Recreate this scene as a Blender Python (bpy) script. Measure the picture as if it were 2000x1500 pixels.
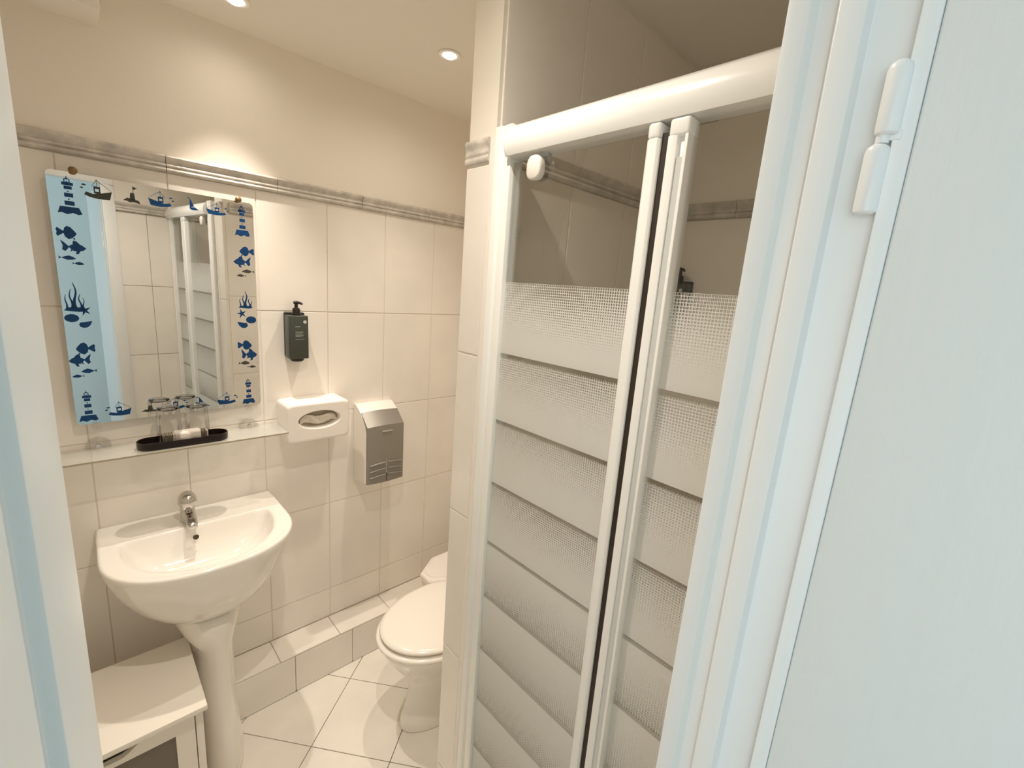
import bpy, bmesh, math, random
from mathutils import Vector, Matrix
random.seed(4)
PI = math.pi
for o in list(bpy.data.objects): bpy.data.objects.remove(o)
S = bpy.context.scene
C = S.collection

# ---------------------------------------------------------------- camera
R = [[0.72644917, -0.68317372, 0.07446658],
     [-0.08721658, -0.19913528, -0.9760832],
     [0.68166332, 0.70258011, -0.20424574]]
cam_d = bpy.data.cameras.new('camera')
cam = bpy.data.objects.new('camera', cam_d); C.objects.link(cam)
cam_d.sensor_width = 36.0; cam_d.sensor_fit = 'HORIZONTAL'
cam_d.lens = 880.247 * 36.0 / 2000.0
cam_d.clip_start = 0.004; cam_d.clip_end = 50
S.cycles.max_bounces = 16; S.cycles.diffuse_bounces = 10; S.cycles.transparent_max_bounces = 32
m = Matrix.Identity(4)
for i in range(3):
    m[i][0] = R[0][i]; m[i][1] = -R[1][i]; m[i][2] = -R[2][i]
m[0][3], m[1][3], m[2][3] = 0.0, 0.0, 1.67
cam.matrix_world = m
S.camera = cam

# ---------------------------------------------------------------- exposure, world, lights
S.view_settings.view_transform = 'Standard'
S.view_settings.look = 'None'
S.view_settings.gamma = 1.0
S.view_settings.use_curve_mapping = False
S.view_settings.exposure = 0.0
w = bpy.data.worlds.new('world'); S.world = w; w.use_nodes = True
w.node_tree.nodes['Background'].inputs[0].default_value = (0.84, 0.95, 1.0, 1)
w.node_tree.nodes['Background'].inputs[1].default_value = 0.9
WARM = (1.0, 0.885, 0.755)
LIGHTS = [(0.383, 1.595, 2.375, 48.0, 68, 2.0), (0.93, 1.36, 2.375, 28.0, 92, 8.0), (0.30, 0.62, 2.375, 24.0, 120, 17.0)]  # last entry: unseen spot added to shape the room's light and shadows
def spot(x, y, z, power, size, rad=0.022, blend=1.0):
    ld = bpy.data.lights.new('spot', 'SPOT'); ld.energy = power; ld.color = WARM
    ld.spot_size = math.radians(size); ld.spot_blend = blend; ld.shadow_soft_size = rad
    lo = bpy.data.objects.new('downlight_lamp', ld); C.objects.link(lo); lo.location = (x, y, z)
    return lo
# unseen area light added left of the doorway, standing in for hall daylight
ad = bpy.data.lights.new('hall_daylight_fill', 'AREA'); ad.shape = 'RECTANGLE'; ad.size = 1.1; ad.size_y = 1.5
ad.energy = 11.5; ad.color = (0.88, 0.97, 1.0)
ao = bpy.data.objects.new('hall_daylight_fill', ad); C.objects.link(ao)
ao.location = (-1.55, -0.65, 1.55); ao.rotation_euler = (0, math.radians(-90), 0)

# ---------------------------------------------------------------- materials
def mat(name, col, rough=0.5, metal=0.0, bump=0.0, bscale=30, coat=0.0, var=0.0, vscale=4.0, spec=0.5, trans=0.0, ior=1.45, stretch=None, emit=None, estr=0):
    M = bpy.data.materials.new(name); M.use_nodes = True
    nt = M.node_tree; b = nt.nodes['Principled BSDF']
    b.inputs['Base Color'].default_value = (*col, 1); b.inputs['Roughness'].default_value = rough
    b.inputs['Metallic'].default_value = metal; b.inputs['Coat Weight'].default_value = coat
    b.inputs['Coat Roughness'].default_value = 0.06
    b.inputs['Specular IOR Level'].default_value = spec
    b.inputs['Transmission Weight'].default_value = trans; b.inputs['IOR'].default_value = ior
    if emit: b.inputs['Emission Color'].default_value = (*emit, 1); b.inputs['Emission Strength'].default_value = estr
    if bump or var:
        g = nt.nodes.new('ShaderNodeNewGeometry'); src = g.outputs['Position']
        if stretch:
            mp = nt.nodes.new('ShaderNodeMapping'); mp.inputs['Scale'].default_value = stretch
            nt.links.new(src, mp.inputs[0]); src = mp.outputs[0]
    if bump:
        n = nt.nodes.new('ShaderNodeTexNoise'); n.inputs['Scale'].default_value = bscale; n.inputs['Detail'].default_value = 4
        nt.links.new(src, n.inputs['Vector'])
        bp = nt.nodes.new('ShaderNodeBump'); bp.inputs['Strength'].default_value = bump; bp.inputs['Distance'].default_value = 0.01
        nt.links.new(n.outputs['Fac'], bp.inputs['Height']); nt.links.new(bp.outputs[0], b.inputs['Normal'])
    if var:
        n = nt.nodes.new('ShaderNodeTexNoise'); n.inputs['Scale'].default_value = vscale; n.inputs['Detail'].default_value = 6
        nt.links.new(src, n.inputs['Vector'])
        r = nt.nodes.new('ShaderNodeValToRGB')
        r.color_ramp.elements[0].position = 0.3; r.color_ramp.elements[1].position = 0.7
        r.color_ramp.elements[0].color = (*[c * (1 - var) for c in col], 1)
        r.color_ramp.elements[1].color = (*[min(1, c * (1 + var * 0.4)) for c in col], 1)
        nt.links.new(n.outputs['Fac'], r.inputs[0]); nt.links.new(r.outputs[0], b.inputs['Base Color'])
    return M
M_paint = mat('wall_paint', (0.88, 0.83, 0.75), 0.7, bump=0.05, bscale=90)
M_ceil = mat('ceiling_paint', (0.88, 0.845, 0.78), 0.75, bump=0.03, bscale=80)
M_tile = mat('glazed_wall_tile', (0.88, 0.84, 0.78), 0.16, bump=0.10, bscale=9, var=0.06, vscale=5)
M_border = mat('marbled_border_tile', (0.66, 0.62, 0.57), 0.3, bump=0.25, bscale=60, var=0.28, vscale=26)
M_bead = mat('border_bead_tile', (0.80, 0.76, 0.70), 0.25)
M_grout = mat('wall_grout', (0.80, 0.74, 0.66), 0.9)
M_fgrout = mat('floor_grout', (0.24, 0.20, 0.15), 0.9)
M_ftile = mat('floor_tile', (0.88, 0.845, 0.78), 0.22, bump=0.03, bscale=12, var=0.07, vscale=6)
M_ceramic = mat('sanitary_ceramic', (0.86, 0.83, 0.78), 0.07, coat=0.5)
M_seat = mat('toilet_seat_lacquer', (0.87, 0.83, 0.76), 0.18, coat=0.3)
M_chrome = mat('chrome', (0.62, 0.60, 0.57), 0.07, metal=1.0)
M_hole = mat('dark_hole', (0.05, 0.035, 0.02), 0.5)
M_cab = mat('cabinet_white_lacquer', (0.83, 0.79, 0.72), 0.45)
M_cabglass = mat('cabinet_smoked_pane', (0.16, 0.13, 0.10), 0.12)
M_frame = mat('door_frame_paint', (0.82, 0.83, 0.82), 0.32, bump=0.02, bscale=50)
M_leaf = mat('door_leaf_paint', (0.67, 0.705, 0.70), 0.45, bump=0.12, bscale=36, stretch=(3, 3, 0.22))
M_alu = mat('white_lacquered_aluminium', (0.87, 0.885, 0.87), 0.22, coat=0.3)
M_plastic = mat('white_plastic', (0.87, 0.83, 0.78), 0.35)
M_rubber = mat('black_rubber_seal', (0.03, 0.02, 0.013), 0.6)
M_channel = mat('grey_channel', (0.62, 0.64, 0.63), 0.4)
M_silver = mat('silver_grey_plastic', (0.27, 0.25, 0.22), 0.42, metal=0.25)
M_bottle = mat('dark_green_bottle', (0.050, 0.058, 0.047), 0.3)
M_black = mat('black_plastic', (0.012, 0.010, 0.009), 0.35)
M_label = mat('label_print', (0.40, 0.42, 0.38), 0.6)
M_tray = mat('black_wooden_tray', (0.012, 0.006, 0.005), 0.35)
M_packet = mat('wrapped_soap_paper', (0.84, 0.77, 0.70), 0.5, bump=0.3, bscale=60)
M_stripe = mat('dark_stripe_print', (0.10, 0.07, 0.035), 0.5)
M_tissue = mat('tissue_foil', (0.74, 0.70, 0.62), 0.35, metal=0.4)
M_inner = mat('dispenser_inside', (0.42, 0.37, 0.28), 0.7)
M_brass = mat('aged_brass', (0.24, 0.15, 0.07), 0.4, metal=0.6)
M_dec = mat('blue_decal', (0.004, 0.045, 0.145), 0.35, spec=0.3)
M_decg = mat('grey_decal', (0.055, 0.055, 0.045), 0.4, spec=0.3)
M_bulb = mat('lit_bulb', (1, 1, 1), 0.5, emit=(1, 0.93, 0.82), estr=5)
M_hallwall = mat('hall_wall', (0.84, 0.92, 0.94), 0.8)
M_hallfloor = mat('hall_floor', (0.35, 0.32, 0.28), 0.5)
M_stain = mat('tray_acrylic', (0.85, 0.82, 0.76), 0.2)
M_mirror = mat('mirror_silver', (0.80, 0.82, 0.82), 0.0, metal=1.0)
M_mback = mat('mirror_back', (0.30, 0.28, 0.24), 0.6)

def glassy(name, tint, refl=1.0, fres=1.5):
    M = bpy.data.materials.new(name); M.use_nodes = True; nt = M.node_tree
    for n in list(nt.nodes):
        if n.type != 'OUTPUT_MATERIAL': nt.nodes.remove(n)
    out = [n for n in nt.nodes if n.type == 'OUTPUT_MATERIAL'][0]
    t = nt.nodes.new('ShaderNodeBsdfTransparent'); t.inputs[0].default_value = (*tint, 1)
    g = nt.nodes.new('ShaderNodeBsdfGlossy'); g.inputs['Roughness'].default_value = 0.01
    f = nt.nodes.new('ShaderNodeFresnel'); f.inputs[0].default_value = fres
    ml = nt.nodes.new('ShaderNodeMath'); ml.operation = 'MULTIPLY'; ml.inputs[1].default_value = refl
    mx = nt.nodes.new('ShaderNodeMixShader')
    nt.links.new(f.outputs[0], ml.inputs[0]); nt.links.new(ml.outputs[0], mx.inputs[0])
    nt.links.new(t.outputs[0], mx.inputs[1]); nt.links.new(g.outputs[0], mx.inputs[2])
    nt.links.new(mx.outputs[0], out.inputs[0])
    return M, nt, mx, out
M_glass, *_ = glassy('clear_glass', (0.90, 0.91, 0.89), 0.8)
M_shelf, nts, mxs, outs = glassy('shelf_glass', (0.97, 0.98, 0.97), 0.5)
dfs = nts.nodes.new('ShaderNodeBsdfDiffuse'); dfs.inputs[0].default_value = (.86, .85, .80, 1)
m2s = nts.nodes.new('ShaderNodeMixShader'); m2s.inputs[0].default_value = .22
nts.links.new(mxs.outputs[0], m2s.inputs[1]); nts.links.new(dfs.outputs[0], m2s.inputs[2]); nts.links.new(m2s.outputs[0], outs.inputs[0])
M_tumbler, *_ = glassy('tumbler_glass', (0.975, 0.975, 0.97), .55, 1.45)

M_base, *_ = glassy('tumbler_base_glass', (0.90, 0.90, 0.88), 2.2, 1.5)

def screen_glass():
    """clear glass with a screen-printed white grid in bands; fades run both ways from the middle stripe"""
    M, nt, mx, out = glassy('screen_printed_glass', (0.965, 0.965, 0.95), 0.4)
    N = nt.nodes; L = nt.links
    def mth(op, a, b=None, c=None):
        n = N.new('ShaderNodeMath'); n.operation = op
        for i, v in enumerate((a, b, c)):
            if v is None: continue
            if isinstance(v, (int, float)): n.inputs[i].default_value = v
            else: L.new(v, n.inputs[i])
        return n.outputs[0]
    geo = N.new('ShaderNodeNewGeometry'); sp = N.new('ShaderNodeSeparateXYZ'); L.new(geo.outputs['Position'], sp.inputs[0])
    y, z = sp.outputs[1], sp.outputs[2]
    Z0, PB = 1.685, 0.1515                       # top of the print, band height
    t = mth('DIVIDE', mth('SUBTRACT', Z0, z), PB)
    k = mth('FLOOR', t); fr = mth('SUBTRACT', t, k)       # 0 top .. 1 bottom of a band
    upper = mth('LESS_THAN', k, 3.5)
    # upper: density grows downwards; lower: density falls downwards
    fu = mth('SUBTRACT', 1.0, fr)
    dens = mth('ADD', mth('MULTIPLY', upper, fr), mth('MULTIPLY', mth('SUBTRACT', 1.0, upper), fu))
    clear_u = mth('MULTIPLY', upper, mth('MULTIPLY', mth('LESS_THAN', fr, 0.06), mth('GREATER_THAN', k, 0.5)))
    clear_m = mth('MULTIPLY', mth('LESS_THAN', mth('ABSOLUTE', mth('SUBTRACT', t, 4.03)), 0.03), 1.0)
    clear_l = mth('MULTIPLY', mth('SUBTRACT', 1.0, upper), mth('GREATER_THAN', fr, 0.95))
    clear = mth('MAXIMUM', clear_u, mth('MAXIMUM', clear_m, clear_l))
    inside = mth('GREATER_THAN', t, 0.0)
    P = 0.0050
    def cell(v):
        q = mth('DIVIDE', v, P); return mth('ABSOLUTE', mth('SUBTRACT', mth('FRACT', q), 0.5))
    cm = mth('MAXIMUM', cell(y), cell(z))         # 0 in a hole's middle, 0.5 on grid lines
    hole = mth('SUBTRACT', 0.405, mth('MULTIPLY', dens, 0.42))      # half size of the square holes
    ink = mth('GREATER_THAN', cm, hole)
    mask = mth('MULTIPLY', mth('MULTIPLY', ink, inside), mth('SUBTRACT', 1.0, clear))
    mask = mth('MULTIPLY', mask, mth('LESS_THAN', t, 11.2))
    d = N.new('ShaderNodeBsdfDiffuse'); d.inputs[0].default_value = (0.93, 0.94, 0.925, 1)
    tr = N.new('ShaderNodeBsdfTranslucent'); tr.inputs[0].default_value = (0.93, 0.94, 0.92, 1)
    m1 = N.new('ShaderNodeMixShader'); m1.inputs[0].default_value = 0.48
    L.new(d.outputs[0], m1.inputs[1]); L.new(tr.outputs[0], m1.inputs[2])
    m2 = N.new('ShaderNodeMixShader'); L.new(mask, m2.inputs[0]); L.new(mx.outputs[0], m2.inputs[1]); L.new(m1.outputs[0], m2.inputs[2])
    L.new(m2.outputs[0], out.inputs[0])
    return M
M_screen = screen_glass()

# ---------------------------------------------------------------- helpers
def link(name, me, material, parent=None, smooth=False, loc=None, rotz=0):
    if material is not None and len(me.materials) == 0: me.materials.append(material)
    if smooth:
        for p in me.polygons: p.use_smooth = True
    o = bpy.data.objects.new(name, me); C.objects.link(o)
    if parent is not None:
        o.parent = parent
        if loc is None: o.location = [-a for a in world_loc(parent)]
    if loc is not None: o.location = loc
    o.rotation_euler[2] = rotz
    return o
def world_loc(o):
    v = Vector((0, 0, 0))
    while o is not None: v += Vector(o.location); o = o.parent
    return v
def thing(name, label, cat, loc=(0, 0, 0), group=None):
    o = bpy.data.objects.new(name, None); C.objects.link(o); o.location = loc
    o.empty_display_size = 0.05
    o['label'] = label; o['category'] = cat
    if group: o['group'] = group
    return o
def tag(o, label, cat, group=None):
    o['label'] = label; o['category'] = cat
    if group: o['group'] = group
    return o
def struct(o, label=None, cat=None):
    o['kind'] = 'structure'
    if label: o['label'] = label
    if cat: o['category'] = cat
    return o
def tomesh(name, bm, angle=35):
    bmesh.ops.recalc_face_normals(bm, faces=bm.faces[:])
    me = bpy.data.meshes.new(name); bm.to_mesh(me); bm.free()
    return me
def sharpen(me, deg=35):
    for p in me.polygons: p.use_smooth = True
    try: me.set_sharp_from_angle(angle=math.radians(deg))
    except Exception: pass
    return me
def box_bm(bm, x0, x1, y0, y1, z0, z1, bev=0.0, seg=2):
    t = bmesh.new()
    vs = [t.verts.new((x, y, z)) for x in (x0, x1) for y in (y0, y1) for z in (z0, z1)]
    for f in ((0, 1, 3, 2), (4, 6, 7, 5), (0, 4, 5, 1), (2, 3, 7, 6), (0, 2, 6, 4), (1, 5, 7, 3)):
        t.faces.new([vs[i] for i in f])
    bmesh.ops.recalc_face_normals(t, faces=t.faces[:])
    if bev: bmesh.ops.bevel(t, geom=t.edges[:], offset=bev, segments=seg, affect='EDGES', profile=0.5)
    tmp = bpy.data.meshes.new('t'); t.to_mesh(tmp); t.free(); bm.from_mesh(tmp); bpy.data.meshes.remove(tmp)
    return bm
def box(name, x0, x1, y0, y1, z0, z1, material, parent=None, bev=0.0, seg=2, loc=None):
    bm = bmesh.new(); box_bm(bm, x0, x1, y0, y1, z0, z1, bev, seg)
    me = tomesh(name, bm)
    if bev: sharpen(me)
    return link(name, me, material, parent, loc=loc)
def prism(name, pts, a0, a1, axis, material, parent=None, bev=0.0, seg=2, loc=None, angle=35):
    """extrude a 2D outline along an axis ('z': pts=(x,y); 'x': (y,z); 'y': (x,z))"""
    bm = bmesh.new()
    def co(p, a): return {'z': (p[0], p[1], a), 'x': (a, p[0], p[1]), 'y': (p[0], a, p[1])}[axis]
    A = [bm.verts.new(co(p, a0)) for p in pts]; B = [bm.verts.new(co(p, a1)) for p in pts]
    n = len(pts)
    fa = bm.faces.new(A); fb = bm.faces.new(B[::-1])
    for i in range(n): bm.faces.new((A[i], A[(i + 1) % n], B[(i + 1) % n], B[i]))
    bmesh.ops.recalc_face_normals(bm, faces=bm.faces[:])
    if bev: bmesh.ops.bevel(bm, geom=[e for e in bm.edges if e.calc_face_angle(0) > 0.5], offset=bev, segments=seg, affect='EDGES', profile=0.5)
    me = tomesh(name, bm); sharpen(me, angle)
    return link(name, me, material, parent, loc=loc)
def loft(name, rings, material, parent=None, cap0=True, cap1=True, loc=None, closed=True, angle=50):
    bm = bmesh.new(); V = [[bm.verts.new(p) for p in r] for r in rings]; n = len(rings[0])
    for a, b in zip(V, V[1:]):
        for i in range(n if closed else n - 1):
            j = (i + 1) % n
            try: bm.faces.new((a[i], a[j], b[j], b[i]))
            except ValueError: pass
    if cap0: bm.faces.new(V[0][::-1])
    if cap1: bm.faces.new(V[-1])
    me = tomesh(name, bm); sharpen(me, angle)
    return link(name, me, material, parent, loc=loc)
def lathe(name, prof, c, material, parent=None, n=32, axis='z', loc=None, angle=40):
    rings = []
    for r, h in prof:
        rr = max(r, 1e-5); ring = []
        for i in range(n):
            a = 2 * PI * i / n; u, v = rr * math.cos(a), rr * math.sin(a)
            ring.append({'z': (c[0] + u, c[1] + v, c[2] + h), 'y': (c[0] + u, c[1] + h, c[2] + v), 'x': (c[0] + h, c[1] + u, c[2] + v)}[axis])
        rings.append(ring)
    return loft(name, rings, material, parent, loc=loc, angle=angle)
def tube(name, pts, rad, material, parent=None, n=12, loc=None):
    rings = []; pts = [Vector(p) for p in pts]
    rads = rad if isinstance(rad, (list, tuple)) else [rad] * len(pts)
    for i, p in enumerate(pts):
        d = (pts[min(i + 1, len(pts) - 1)] - pts[max(i - 1, 0)]).normalized()
        u = d.cross(Vector((0, 0, 1)));
        if u.length < 1e-3: u = d.cross(Vector((1, 0, 0)))
        u.normalize(); v = d.cross(u)
        rings.append([p + rads[i] * (math.cos(2 * PI * k / n) * u + math.sin(2 * PI * k / n) * v) for k in range(n)])
    return loft(name, rings, material, parent, loc=loc)
def rrect(x0, x1, y0, y1, r, n=6):
    p = []
    for cx, cy, a in ((x1 - r, y1 - r, 0), (x0 + r, y1 - r, 90), (x0 + r, y0 + r, 180), (x1 - r, y0 + r, 270)):
        for i in range(n + 1):
            t = math.radians(a + 90 * i / n); p.append((cx + r * math.cos(t), cy + r * math.sin(t)))
    return p

# ---------------------------------------------------------------- layout numbers (metres)
YA, XR, XS = 1.78, 1.48, 0.665          # mirror wall, far right wall, shower screen plane
YP0, YP1 = 0.79, 0.887                  # partition faces (shower side, toilet side)
YD0, YD1 = 0.038, 0.100                 # wall with the doorway
XL = -0.36                              # left wall of the bathroom
ZC = 2.39; ZTB, ZTT = 1.935, 1.9815     # ceiling, border tile bottom/top
TT = 0.008                              # tile thickness

# ---------------------------------------------------------------- setting: shell
def shell(name, x0, x1, y0, y1, z0, z1, material):
    return struct(box(name, x0, x1, y0, y1, z0, z1, material, loc=(0, 0, 0)))
floor = shell('floor', XL - .1, XR + .1, YD1 - .01, YA + .1, -0.10, -0.008, M_fgrout)
ceiling = shell('ceiling', XL - .1, XR + .1, YD0, YA + .1, ZC, ZC + .1, M_ceil)
wall_back = shell('wall_back', XL - .1, XR + .1, YA + .003, YA + .12, 0, ZC, M_grout)
wall_right = shell('wall_right', XR + .003, XR + .12, YD0, YA + .01, 0, ZC, M_grout)
wall_left = shell('wall_left', XL - .1, XL - .003, YD1, YA + TT, 0, ZC, M_grout)
bm = bmesh.new()
box_bm(bm, 0.409, XR + TT, YD0, YD1 - TT, 0, ZC)
box_bm(bm, -1.6, -0.055, YD0, YD1 - TT, 0, 2.5)
box_bm(bm, -0.055, 0.409, YD0, YD1 - TT, 2.10, 2.5)
wall_front = struct(link('wall_front', tomesh('wall_front', bm), M_paint, loc=(0, 0, 0)))
wall_partition = shell('wall_partition', XS + .003, XR + .003, YP0 + .003, YP1 - .003, 0, ZC, M_paint)

# hallway behind the camera, seen only in the mirror
shell('floor_hall', -1.6, 1.6, -1.6, YD1 - .01, -0.1, 0, M_hallfloor)
shell('ceiling_hall', -1.6, 1.6, -1.6, YD0, 2.5, 2.6, M_hallwall)
shell('wall_hall_back', -1.6, 1.6, -1.7, -1.6, 0, 2.5, M_hallwall)
shell('wall_hall_right', 1.5, 1.6, -1.6, YD0, 0, 2.5, M_hallwall)

# painted wall above the border
pa = box('plaster', XL - .02, XR + .02, YA + .001, YA + .004, ZTT - .004, ZC, M_paint, wall_back)
pb = box('plaster', XR + .001, XR + .004, YP1 - TT, YA + TT, ZTT - .004, ZC, M_paint, wall_right)

# ---- tiles
tile_cache = {}
def tile_mesh(w_, h_, material, kind='tile'):
    key = (round(w_, 4), round(h_, 4), kind, material.name)
    if key in tile_cache: return tile_cache[key]
    bm = bmesh.new(); g = 0.0012
    x0, x1, z0, z1 = g, w_ - g, g, h_ - g; b = 0.0022
    fr = [bm.verts.new(p) for p in ((x0 + b, 0, z0 + b), (x1 - b, 0, z0 + b), (x1 - b, 0, z1 - b), (x0 + b, 0, z1 - b))]
    mi = [bm.verts.new(p) for p in ((x0 + b * .25, b * .3, z0 + b * .25), (x1 - b * .25, b * .3, z0 + b * .25), (x1 - b * .25, b * .3, z1 - b * .25), (x0 + b * .25, b * .3, z1 - b * .25))]
    ba = [bm.verts.new(p) for p in ((x0, TT, z0), (x1, TT, z0), (x1, TT, z1), (x0, TT, z1))]
    bm.faces.new(fr); bm.faces.new(ba[::-1])
    for A, B in ((fr, mi), (mi, ba)):
        for i in range(4): bm.faces.new((A[i], A[(i + 1) % 4], B[(i + 1) % 4], B[i]))
    me = tomesh(kind, bm); me.materials.append(material); tile_cache[key] = me
    return me
def put_tile(me, name, parent, p, rotz):
    o = bpy.data.objects.new(name, me); C.objects.link(o); o.parent = parent
    o.location = Vector(p) - world_loc(parent) + Vector((random.uniform(-.0001, .0001), random.uniform(-.0001, .0001), 0)); o.rotation_euler[2] = rotz
    o.rotation_euler[0] = random.uniform(-.0008, .0008)
    return o
def tile_wall(parent, u0, u1, joints_u, zs, plane, facing, material=M_tile):
    """facing '-y','+y','-x','+x'; tiles laid between u0..u1 with joints joints_u, rows zs"""
    us = [u0] + [j for j in joints_u if u0 + .012 < j < u1 - .012] + [u1]
    for a, b in zip(us, us[1:]):
        for z0, z1 in zip(zs, zs[1:]):
            me = tile_mesh(b - a, z1 - z0, material)
            if facing == '-y': p, r = (a, plane, z0), 0
            elif facing == '+y': p, r = (b, plane, z0), PI
            elif facing == '-x': p, r = (plane, b, z0), -PI / 2
            else: p, r = (plane, a, z0), PI / 2
            put_tile(me, 'tile', parent, p, r)
JX = [0.70 + 0.2385 * k for k in range(-6, 6)]
ROWS = [0.0, 0.315, 0.725, 1.126, 1.531, ZTB]
ROWS_B = [0.176, 0.315, 0.725, 1.126, 1.531, ZTB]
tile_wall(wall_back, XL, XR, JX, ROWS_B, YA, '-y')
JP = [0.925 + 0.2385 * k for k in range(-2, 4)]
UP = [ZTT, 2.385]
tile_wall(wall_partition, XS + .012, XR, JP, ROWS, YP0, '-y')
tile_wall(wall_partition, XS + .012, XR, JP, UP, YP0, '-y')
tile_wall(wall_partition, XS + .012, XR, JP, ROWS, YP1, '+y')
JY = [0.30, 0.54, 1.12, 1.36, 1.60]
tile_wall(wall_right, YD1, YP0, JY, ROWS, XR, '-x')
tile_wall(wall_right, YD1, YP0, JY, UP, XR, '-x')
tile_wall(wall_right, YP1, YA, JY, ROWS, XR, '-x')
tile_wall(wall_left, YD1, YA, [0.40, 0.64, 0.88, 1.12, 1.36, 1.60], ROWS, XL, '+x')
tile_wall(wall_front, 0.4135, XR, [0.55, 0.79, 1.03, 1.27], ROWS, YD1, '+y')
tile_wall(wall_front, XL, -0.07, [-.2], ROWS, YD1, '+y')
# narrow end face of the partition beside the screen
ZE = [0.0, 0.262, 0.680, 1.096, 1.512, 1.930]
tile_wall(wall_partition, YP0 + .018, YP1, [], ZE, XS, '-x')
# rounded corner strip between end tiles and shower profile
prism('corner_strip', [(XS + .012, YP0), (XS + .012, YP0 + .018), (XS, YP0 + .018)] + [(XS + .009 - .009 * math.sin(math.radians(a)), YP0 + .009 - .009 * math.cos(math.radians(a))) for a in (90, 60, 30, 0)], 0, ZTT, 'z', M_plastic, wall_partition)

# ---- border tiles (profile: cap, hollow, two beads)
def border_prof(): # (outwards distance, z)
    z0, z1 = ZTB, ZTT
    P = [(-.0, z0), (-.010, z0 + .001), (-.0145, z0 + .005), (-.0145, z0 + .008), (-.010, z0 + .012), (-.0075, z0 + .014),
         (-.0125, z0 + .018), (-.0125, z0 + .021), (-.0075, z0 + .026), (-.010, z0 + .032), (-.017, z0 + .037), (-.019, z0 + .042), (-.017, z1 - .001), (-.012, z1 + .002), (-.0, z1)]
    return P
def border(parent, u0, u1, plane, facing, joints, material=M_border, ks=1.0):
    us = [u0] + [j for j in joints if u0 + .02 < j < u1 - .02] + [u1]
    for a, b in zip(us, us[1:]):
        g = .0008; n = 8
        P = [(d * ks, z) for d, z in border_prof()]
        if facing in ('-y', '+y'):
            s = 1 if facing == '-y' else -1
            pts = [(plane + s * d, z) for d, z in P] + [(plane + s * TT, ZTT), (plane + s * TT, ZTB)]
            o = prism('border_tile', pts, a + g, b - g, 'x', material, parent, angle=50)
        else:
            s = 1 if facing == '-x' else -1
            pts = [(plane + s * d, z) for d, z in P] + [(plane + s * TT, ZTT), (plane + s * TT, ZTB)]
            o = prism('border_tile', pts, a + g, b - g, 'y', material, parent, angle=50)
BJ = [0.2225 + 0.3055 * k for k in range(-2, 6)]
border(wall_back, XL, XR - .019, YA, '-y', BJ)
border(wall_partition, XS + .014, XR - .019, YP0, '-y', [0.93, 1.235])
border(wall_partition, XS + .03, XR - .019, YP1, '+y', [0.93, 1.235])
border(wall_right, YP1 + .019, YA - .019, XR, '-x', [1.2, 1.5])
border(wall_right, YD1 + .019, YP0 - .019, XR, '-x', [0.3, .6])
border(wall_partition, YP0 + .016, YP1 + .001, XS, '-x', [], M_border, .4)
border(wall_front, 0.4135, XR - .019, YD1, '+y', [.8, 1.1])

# ---- floor tiles laid at 40 degrees
def clip(poly, x0, x1, y0, y1):
    def cl(poly, f, inter):
        out = []
        for i, p in enumerate(poly):
            q = poly[(i + 1) % len(poly)]
            if f(p): out.append(p)
            if f(p) != f(q): out.append(inter(p, q))
        return out
    def ix(c): return lambda p, q: (c, p[1] + (q[1] - p[1]) * (c - p[0]) / (q[0] - p[0]))
    def iy(c): return lambda p, q: (p[0] + (q[0] - p[0]) * (c - p[1]) / (q[1] - p[1]), c)
    for f, i in ((lambda p: p[0] >= x0, ix(x0)), (lambda p: p[0] <= x1, ix(x1)), (lambda p: p[1] >= y0, iy(y0)), (lambda p: p[1] <= y1, iy(y1))):
        poly = cl(poly, f, i)
        if len(poly) < 3: return []
    return poly
U = Vector((math.cos(math.radians(39.5)), math.sin(math.radians(39.5)))); W = Vector((U.y, -U.x)); G0 = Vector((0.47, 1.383)); TS = 0.297
for i in range(-7, 8):
    for j in range(-7, 8):
        g = .0016
        c = [G0 + U * (TS * i + g) + W * (TS * j + g), G0 + U * (TS * (i + 1) - g) + W * (TS * j + g), G0 + U * (TS * (i + 1) - g) + W * (TS * (j + 1) - g), G0 + U * (TS * i + g) + W * (TS * (j + 1) - g)]
        for (x0, x1, y0, y1) in ((XL, XR, YP1, 1.648), (XL, XS - .01, YD0, YP1)):
            pl = clip([tuple(p) for p in c], x0, x1, y0, y1)
            if len(pl) >= 3:
                ar = abs(sum(pl[k][0] * pl[(k + 1) % len(pl)][1] - pl[(k + 1) % len(pl)][0] * pl[k][1] for k in range(len(pl)))) / 2
                if ar > 2e-4: prism('floor_tile', pl, -.008, 0, 'z', M_ftile, floor)

# ---- tiled boxing (step) along the mirror wall
step = struct(box('trim_1', XL, XR, 1.656, YA + .006, 0, .168, M_grout, loc=(0, 0, 0)))
step['label'] = 'low tiled boxing along the foot of the mirror wall'
SJ = [0.2125 + 0.2385 * k for k in range(-3, 6)]
us = [XL] + [j for j in SJ if XL < j < XR - .02] + [XR]
for a, b in zip(us, us[1:]):
    g = .0012
    box('step_tile', a + g, b - g, 1.648, YA - .001, .168, .176, M_tile, step, bev=.0018, seg=1)
JF = [0.268 + 0.2385 * k for k in range(-3, 6)]
us = [XL] + [j for j in JF if XL < j < XR - .02] + [XR]
for a, b in zip(us, us[1:]):
    g = .0012
    box('step_tile', a + g, b - g, 1.648, 1.656, .0, .1665, M_tile, step, bev=.0018, seg=1)

# ---- boxed duct under the ceiling over the mirror wall
duct = struct(box('trim_2', XL, 0.100, 1.66, YA + .006, 2.268, ZC, M_ceil, bev=.004, loc=(0, 0, 0)))

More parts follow.
